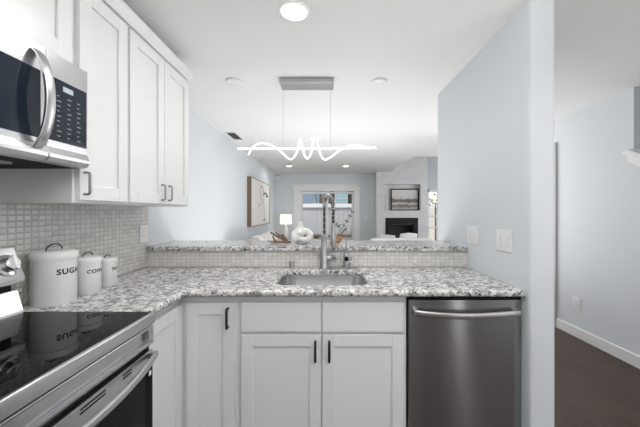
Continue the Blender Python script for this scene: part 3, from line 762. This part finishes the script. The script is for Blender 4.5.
# ---------------------------------------------------------------- ceiling fixtures
def spot(name, loc, power, size):
    d = bpy.data.lights.new(name, 'AREA'); d.shape = 'DISK'; d.size = size; d.energy = power; d.color = (1, .975, .94)
    o = bpy.data.objects.new(name, d); COL.objects.link(o); o.location = loc; return o
def recessed(label, x, y, r, power, grp=None):
    t = thing('recessed_light', label, 'ceiling light', (x, y, CZ), grp)
    bm = new_bm(); lathe(bm, [(r*.8, -.001), (r*.82, -.006), (r, -.004), (r, -.0005)], (x, y, CZ), 36); obj('trim_ring', bm, M['trim'], t, 0, True)
    bm = new_bm(); lathe(bm, [(0, -.0045), (r*.8, -.003), (r*.8, -.001), (0, -.001)], (x, y, CZ), 32); obj('lens', bm, M['lamp_glow'], t)
    if power: spot('recessed_light_beam', (x, y, CZ-.02), power, r*1.6)
recessed('bright round recessed light in the kitchen ceiling above the sink', -.173, 1.60, .085, 5)
recessed('small lit recessed light at left near the far wall of the living room', -.87, 7.0,   .085, 4, 'living room recessed lights')
recessed('small lit recessed light at right near the far wall of the living room', .45, 7.0,   .085, 4, 'living room recessed lights')
def cover(label, x, y):
    t = thing('smoke_detector', label, 'smoke detector', (x, y, CZ))
    bm = new_bm(); lathe(bm, [(0, -.020), (.050, -.020), (.062, -.014), (.066, -.0005), (0, -.0005)], (x, y, CZ), 32); obj('cover', bm, M['trim'], t, 0, True)
cover('round white ceiling disc left of the pendant canopy', -.755, 2.45); cover('round white ceiling disc right of the pendant canopy', .432, 2.45)
t = thing('ceiling_vent', 'grey slatted air vent in the ceiling near the left wall', 'air vent', (-1.29, 4.2, CZ))
bm = new_bm()
for a, c, d, e in ((-1.37, -1.35, 4.0, 4.42), (-1.23, -1.21, 4.0, 4.42), (-1.35, -1.23, 4.0, 4.02), (-1.35, -1.23, 4.40, 4.42)): box(bm, a, c, d, e, CZ-.010, CZ-.0005)
obj('frame', bm, M['trim'], t)
bx('duct', M['stair_grey'], (-1.35, -1.23, 4.02, 4.40, CZ-.002, CZ-.0006), t)
bm = new_bm()
for k in range(12): y = 4.04+k*.03; obox(bm, (-1.35, y, CZ-.009), (1, 0, 0), Vector((0, .8, .5)).normalized(), Vector((0, -.5, .8)).normalized(), .12, .012, .001)
obj('slats', bm, M['fabric_grey'], t)
bm = new_bm(); lathe(bm, [(0, -.035), (.02, -.035), (.02, -.03), (.006, -.026), (.006, -.012), (.03, -.008), (.032, -.0005), (0, -.0005)], (-.80, 6.55, CZ), 14)
tag(obj('sprinkler_head', bm, M['nickel'], None, 0, True), 'tiny metal sprinkler head hanging from the living room ceiling', 'sprinkler')
t = thing('motion_sensor', 'small white sensor high in the far left corner of the living room', 'sensor', (LWX+.06, YFAR-.06, 2.22))
bm = new_bm(); prism(bm, [(LWX+.002, YFAR-.002, 2.20), (LWX+.11, YFAR-.002, 2.20), (LWX+.09, YFAR-.07, 2.20), (LWX+.002, YFAR-.10, 2.20)], (0, 0, .11)); obj('housing', bm, M['plastic'], t, .01)
bx('lens', M['slot'], (LWX+.06, LWX+.09, YFAR-.082, YFAR-.07, 2.22, 2.25), t)

# pendant
PY = 2.46
t = thing('pendant_light', 'linear LED pendant with a glowing bar and looping tube hung from a chrome canopy', 'pendant light', (-.157, PY, CZ))
bx('canopy', M['nickel'], (-.375, .058, 2.386, 2.535, CZ-.042, CZ-.0005), t, .003)
ZB = 1.314+63.7/300*PY
def PX(px): return (px-326.5)/300*PY
def PZ(py): return 1.314+(212-py)/300*PY
for px in (283.1, 330.5):
    bm = new_bm(); tube(bm, [(PX(px), PY, CZ-.04), (PX(px), PY, ZB)], .0012, 6); obj('cable', bm, M['nickel'], t)
bm = new_bm(); tube(bm, [(PX(237.5), PY, ZB-.003), (PX(376), PY, ZB+.004)], .0066, 12); obj('light_bar', bm, M['led'], t, 0, True)
for px, d in ((237, -.003), (376.5, .004)):
    bm = new_bm(); tube(bm, [(PX(px)-.006, PY, ZB+d), (PX(px)+.006, PY, ZB+d)], .010, 12); obj('end_cap', bm, M['chrome'], t, 0, True)
wave = [(248.6, 154.5, .0), (253, 147, .05), (262, 143, .07), (273, 146, .05), (281, 151.5, -.01), (287, 157.5, -.06), (291.5, 159, -.06), (296, 154, -.02), (299.3, 143.5, .05),
        (299.9, 138.6, .07), (302, 146, .04), (305, 156, -.04), (308, 158.3, -.06), (311, 153, -.02), (313.3, 141, .05), (315.2, 138.5, .07), (317, 141, .06), (319.5, 152, -.02), (324, 159.4, -.06), (330, 157.5, -.05),
        (341, 149.5, .0), (349, 146, .05), (357, 145, .06), (364, 146.5, .03), (368, 148.5, .0)]
bm = new_bm(); tube(bm, smooth_path([((px-326.5)/300*(PY+dy), PY+dy, 1.314+(212-py)/300*(PY+dy)) for px, py, dy in wave], 6), .0056, 10); obj('looping_tube', bm, M['led'], t, 0, True)
bm = new_bm(); tube(bm, [(PX(310.5), PY+.07, PZ(137.2)), (PX(318), PY+.07, PZ(137.2))], .009, 10); obj('tube_joint', bm, M['led'], t, 0, True)

# ---------------------------------------------------------------- living room
# artwork on the left wall
t = thing('wall_art', 'brown framed cream canvas with dark figure lines on the left living room wall', 'painting', (LWX, 6.4, 1.04))
AY0, AY1, AZ0, AZ1 = 5.40, 7.20, 1.045, 1.955
bm = new_bm()
for a, c, d, e in ((AY0, AY0+.03, AZ0, AZ1), (AY1-.03, AY1, AZ0, AZ1), (AY0+.03, AY1-.03, AZ0, AZ0+.012), (AY0+.03, AY1-.03, AZ1-.012, AZ1)): box(bm, LWX+.001, LWX+.075, a, c, d, e)
obj('frame', bm, M['wood_frame'], t, .003)
bx('canvas', M['canvas'], (LWX+.001, LWX+.068, AY0+.03, AY1-.03, AZ0+.012, AZ1-.012), t)
bm = new_bm(); prism(bm, [(LWX+.0683, y, z) for y, z in ((6.50, 1.15), (7.02, 1.13), (7.04, 1.60), (6.70, 1.72), (6.52, 1.60))], (.001, 0, 0)); obj('white_patch', bm, M['white_wash'], t)
for pts, r in (([(6.45, 1.12), (6.62, 1.20), (6.52, 1.45), (6.42, 1.62), (6.50, 1.76), (6.30, 1.86), (6.16, 1.74), (6.30, 1.52)], .014),
               ([(6.30, 1.52), (6.12, 1.45), (6.0, 1.42)], .010), ([(6.50, 1.70), (6.70, 1.73), (6.95, 1.67), (6.72, 1.67)], .024), ([(6.62, 1.20), (6.60, 1.12)], .022)):
    bm = new_bm(); tube(bm, smooth_path([(LWX+.069, y, z) for y, z in pts], 6), r*.8, 6); bmesh.ops.scale(bm, vec=(.15, 1, 1), space=Matrix.Translation((-(LWX+.069), 0, 0)), verts=bm.verts[:]); obj('figure_line', bm, M['ink'], t)

# table lamp on a console
t = thing('side_table', 'small white console table under the lamp in the far corner', 'table', (-1.02, 7.9, 0))
bx('tabletop', M['trim'], (-1.38, -.70, 7.65, 8.15, .53, .56), t, .004)
for x in (-1.36, -.76):
    for y in (7.68, 8.08): bx('leg', M['trim'], (x, x+.04, y, y+.04, 0, .53), t)
lx, ly = -1.06, 7.85
t = thing('table_lamp', 'white table lamp with cream drum shade in the far left corner', 'lamp', (lx, ly, .56))
bm = new_bm(); lathe(bm, [(0, .001), (.075, .001), (.075, .02), (.03, .035), (.065, .12), (.075, .2), (.05, .32), (.02, .38), (.012, .46), (0, .46)], (lx, ly, .56), 28); obj('lamp_base', bm, M['ceramic'], t, 0, True)
bm = new_bm(); lathe(bm, [(.150, .44), (.158, .44), (.152, .69), (.146, .69)], (lx, ly, .56), 36); lathe(bm, [(0, .60), (.149, .60), (.149, .605), (0, .605)], (lx, ly, .56), 36); obj('lamp_shade', bm, M['shade'], t, 0, True)

# sofa along the left wall with cushions
def sofa(name, label, x0, x1, y0, y1, back, top, cush):
    t = thing(name, label, 'sofa', ((x0+x1)/2, (y0+y1)/2, 0))
    bx('seat_base', M['fabric_white'], (x0, x1, y0, y1, .10, .42), t, .03)
    if back == 'x':
        bx('backrest', M['fabric_white'], (x0, x0+.20, y0+.002, y1-.002, .42, top), t, .07)
        for a, c in ((y0, y0+.18), (y1-.18, y1)): bx('armrest', M['fabric_white'], (x0+.201, x1, a, c, .42, .62), t, .05)
    else:
        bx('backrest', M['fabric_white'], (x0+.002, x1-.002, y0, y0+.20, .42, top), t, .07)
        for a, c in ((x0, x0+.18), (x1-.18, x1)): bx('armrest', M['fabric_white'], (a, c, y0+.201, y1, .42, .62), t, .05)
    for x in (x0+.05, x1-.10):
        for y in (y0+.05, y1-.10): bx('leg', M['wood_frame'], (x, x+.05, y, y+.05, 0, .10), t)
    return t
sofa('sofa', 'white sofa against the left living room wall', LWX+.01, LWX+.95, 4.0, 6.9, 'x', .84, None)
def cushion(label, x, y, z, rx, ry, rz, m, rot=0, tilt=0):
    bm = new_bm(); N_ = 14
    g = [[None]*(N_+1) for _ in range(N_+1)]; gb = [[None]*(N_+1) for _ in range(N_+1)]
    for i in range(N_+1):
        for j in range(N_+1):
            u = 2*i/N_-1; w = 2*j/N_-1; h = ((1-abs(u)**2.6)*(1-abs(w)**2.6))**.5
            pin = 1-.08*(abs(u)*abs(w))
            g[i][j] = bm.verts.new((u*rx*pin, -h*ry, w*rz*pin))
            gb[i][j] = g[i][j] if i in (0, N_) or j in (0, N_) else bm.verts.new((u*rx*pin, h*ry, w*rz*pin))
    for i in range(N_):
        for j in range(N_):
            bm.faces.new((g[i][j], g[i+1][j], g[i+1][j+1], g[i][j+1]))
            f = (gb[i][j+1], gb[i+1][j+1], gb[i+1][j], gb[i][j])
            if len(set(f)) > 2:
                try: bm.faces.new(f)
                except ValueError: pass
    bmesh.ops.transform(bm, matrix=Matrix.Translation((x, y, z)) @ Matrix.Rotation(rot, 4, 'Z') @ Matrix.Rotation(tilt, 4, 'X'), verts=bm.verts[:])
    return tag(obj('throw_pillow', bm, m, None, 0, True), label, 'pillow', 'cushions on the white sofas')
cushion('grey throw pillow at the near end of the left wall sofa', -1.09, 4.45, .69, .22, .09, .25, M['fabric_grey'], 1.2, -.2)
cushion('near white throw pillow on the left wall sofa', -1.10, 4.90, .69, .22, .09, .25, M['fabric_white'], 1.4, -.2)
cushion('middle pale throw pillow on the left wall sofa', -1.10, 5.45, .68, .25, .09, .25, M['canvas'], 1.5, -.2)
cushion('far white throw pillow on the left wall sofa', -1.10, 6.05, .68, .25, .09, .25, M['fabric_white'], 1.4, -.2)
sofa('sofa', 'white sofa with its back to the kitchen in front of the fireplace', .78, 1.92, 5.30, 6.2, 'y', .845, None)
cushion('puffy white throw pillow rising above the sofa back before the fireplace', 1.53, 5.64, .68, .19, .10, .25, M['fabric_white'], .2, .15)
cushion('pale throw pillow at the left of the sofa before the fireplace', 1.14, 5.64, .655, .16, .09, .24, M['canvas'], -.1, .15)

# fireplace insert
t = thing('fireplace', 'black framed fireplace set in the pale chimney breast', 'fireplace', (2.0, FY, BZ0))
bm = new_bm()
for a, c, d, e in ((BX0, BX0+.11, BZ0, BZ1), (BX1-.11, BX1, BZ0, BZ1), (BX0+.11, BX1-.11, BZ1-.16, BZ1), (BX0+.11, BX1-.11, BZ0, BZ0+.08)): box(bm, a+.001, c-.001, FY-.015, FY+.06, d+.001, e-.001)
obj('surround', bm, mat('fireplace_black_slate', (.012, .012, .013), .5, Specular_IOR_Level=.25), t)
bm = new_bm()
box(bm, BX0+.08, BX1-.08, FY+.36, FY+.38, BZ0+.02, BZ1-.06); box(bm, BX0+.08, BX0+.10, FY+.06, FY+.36, BZ0+.02, BZ1-.06); box(bm, BX1-.10, BX1-.08, FY+.06, FY+.36, BZ0+.02, BZ1-.06)
box(bm, BX0+.10, BX1-.10, FY+.06, FY+.36, BZ1-.10, BZ1-.06); box(bm, BX0+.10, BX1-.10, FY+.06, FY+.36, BZ0+.02, BZ0+.05)
obj('firebox', bm, M['firebox'], t)
bm = new_bm(); box(bm, BX0+.112, BX1-.112, FY+.02, FY+.03, BZ1-.19, BZ1-.162); box(bm, BX0+.112, BX0+.13, FY+.02, FY+.03, BZ0+.082, BZ1-.19); box(bm, BX1-.13, BX1-.112, FY+.02, FY+.03, BZ0+.082, BZ1-.19); obj('door_frame', bm, M['dark'], t)
bm = new_bm()
for a, z in ((0, .46), (.06, .50), (-.05, .54)): tube(bm, [(1.82, FY+.2+a*.5, z), (2.22, FY+.2-a, z+.01)], .035, 8)
obj('log', bm, M['bark'], t, 0, True)
# picture in the niche
t = thing('framed_picture', 'black framed landscape picture standing in the niche above the fireplace', 'picture', (2.13, FY+.13, NZ0))
P0, P1, Q0, Q1 = 1.742, 2.502, NZ0+.001, 1.945
bm = new_bm()
for a, c, d, e in ((P0, P0+.028, Q0, Q1), (P1-.028, P1, Q0, Q1), (P0+.028, P1-.028, Q0, Q0+.028), (P0+.028, P1-.028, Q1-.028, Q1)): box(bm, a, c, FY+.105, FY+.14, d, e)
obj('frame', bm, M['black'], t)
bx('print', M['landscape'], (P0+.028, P1-.028, FY+.122, FY+.138, Q0+.028, Q1-.028), t)
t = thing('candlestick', 'tall thin white candlestick in the niche left of the picture', 'candlestick', (1.635, FY+.07, NZ0))
bm = new_bm(); lathe(bm, [(0, .001), (.035, .001), (.035, .012), (.010, .025), (.010, .18), (.022, .20), (0, .20)], (1.635, FY+.07, NZ0), 16); obj('holder', bm, M['ceramic'], t, 0, True)
bm = new_bm(); lathe(bm, [(.016, .20), (.016, .46), (0, .465)], (1.635, FY+.07, NZ0), 14); obj('candle', bm, M['ceramic'], t, 0, True)

# ---------------------------------------------------------------- on the bar top
BT = 1.067
vx, vy = -.192, 2.36
t = thing('vase', 'sculptural white vase with a hole through its body on the bar top', 'vase', (vx, vy, BT))
bm = new_bm()
torus(bm, (vx+.018, vy, BT+.066), .039, .024, 1.12, 1.2, .92)
ellipsoid(bm, (vx-.048, vy, BT+.060), .038, .036, .050); ellipsoid(bm, (vx-.02, vy, BT+.085), .052, .034, .034)
obj('body', bm, M['ceramic'], t, 0, True)
bm = new_bm(); lathe(bm, [(.046, .085), (.036, .106), (.029, .120), (.027, .136), (.029, .154), (.034, .168), (.030, .168), (.024, .156), (.021, .138), (.016, .12), (0, .12)], (vx-.018, vy, BT), 24); obj('neck', bm, M['ceramic'], t, 0, True)
bm = new_bm(); lathe(bm, [(0, .0015), (.045, .0015), (.048, .006), (.040, .014), (0, .014)], (vx, vy, BT), 24); obj('foot', bm, M['nickel'], t, 0, True)
t = thing('driftwood', 'tangle of brown driftwood branches on the bar top left of the vase', 'driftwood', (-.36, 2.38, BT))
for pts, rr in (([(-.44, 2.36, .088), (-.40, 2.37, .062), (-.365, 2.38, .048), (-.325, 2.39, .012)], [.008, .010, .011, .008]),
                ([(-.425, 2.38, .060), (-.415, 2.38, .028), (-.395, 2.38, .010)], [.006, .009, .008]),
                ([(-.41, 2.39, .086), (-.37, 2.40, .060), (-.335, 2.39, .050), (-.30, 2.38, .009)], [.005, .008, .008, .006]),
                ([(-.405, 2.33, .006), (-.37, 2.36, .012), (-.33, 2.37, .010), (-.28, 2.38, .009)], [.005, .007, .009, .007]),
                ([(-.345, 2.38, .070), (-.335, 2.385, .045), (-.318, 2.39, .012)], [.006, .012, .010]),
                ([(-.465, 2.36, .022), (-.43, 2.37, .009), (-.40, 2.38, .014), (-.36, 2.38, .010)], [.004, .006, .008, .006])):
    bm = new_bm(); tube(bm, smooth_path([(x, y, BT+z) for x, y, z in pts], 5), smooth_r if False else [rr[min(int(i/5), len(rr)-1)] for i in range(5*(len(pts)-1)+1)], 8); obj('branch', bm, M['drift'], t, 0, True)
# wooden bowl, spoon, leafy sprig, little plant
bxx, byy = .087, 2.42
t = thing('wooden_bowl', 'small tan wooden bowl on the bar top right of the spring faucet', 'bowl', (bxx, byy, BT))
bm = new_bm(); lathe(bm, [(0, .001), (.018, .001), (.03, .010), (.038, .030), (.036, .052), (.032, .052), (.033, .030), (.024, .014), (0, .010)], (bxx, byy, BT), 28); obj('bowl', bm, M['tan_wood'], t, 0, True)
bm = new_bm(); tube(bm, [(bxx-.012, byy, BT+.022), (bxx+.03, byy, BT+.068), (bxx+.066, byy, BT+.115)], [.009, .006, .007], 8)
tag(obj('wooden_pestle', bm, M['drift'], None, 0, True), 'brown wooden stick leaning out of the tan bowl', 'stick')
t = thing('leafy_sprig', 'sprig of small dark green leaves standing up from the bar top bowl', 'sprig', (bxx, byy, BT+.02))
stems = [[(bxx+.006, byy+.012, BT+.018), (bxx+.03, byy+.02, BT+.10), (bxx+.075, byy+.02, BT+.17), (bxx+.122, byy+.02, BT+.245)], [(bxx+.024, byy+.018, BT+.085), (bxx+.018, byy+.02, BT+.13), (bxx-.022, byy+.02, BT+.155)]]
bm = new_bm(); lf = new_bm()
for s_ in stems:
    P = smooth_path(s_, 6); tube(bm, P, .0018, 6)
    for i, p in enumerate(P):
        if i < len(P)*.42: continue
        if i % 3: continue
        for sgn in (-1, 1):
            d = (P[min(i+1, len(P)-1)]-P[i-1]).normalized(); a = (d*.5 + Vector((-d.z, random.uniform(-.5, .5), d.x))*sgn).normalized(); L_ = random.uniform(.017, .026)
            b2 = a.cross(Vector((0, 1, .3))).normalized()*L_*.30; nn = a.cross(b2).normalized()*.0008
            q = [p, p+a*L_*.4+b2, p+a*L_, p+a*L_*.4-b2]
            prism(lf, q, nn)
obj('stem', bm, M['leaf'], t); obj('leaves', lf, M['leaf'], t)
gx, gy = -.085, 2.52
t = thing('potted_succulent', 'tiny dark green plant between the vase and the faucet on the bar top', 'plant', (gx, gy, BT))
bm = new_bm(); lathe(bm, [(0, .001), (.018, .001), (.022, .022), (.019, .022), (0, .018)], (gx, gy, BT), 18); obj('pot', bm, M['ceramic'], t, 0, True)
bm = new_bm()
for k in range(22):
    a = k*2.4; e = .3+.05*k; d = Vector((math.cos(a)*math.cos(e), math.sin(a)*math.cos(e), math.sin(e))); L_ = .026
    tube(bm, [Vector((gx, gy, BT+.018)), Vector((gx, gy, BT+.018))+d*L_*.6, Vector((gx, gy, BT+.018))+d*L_], [.002, .0055, .001], 6)
obj('leaves', bm, M['leaf_dark'], t, 0, True)
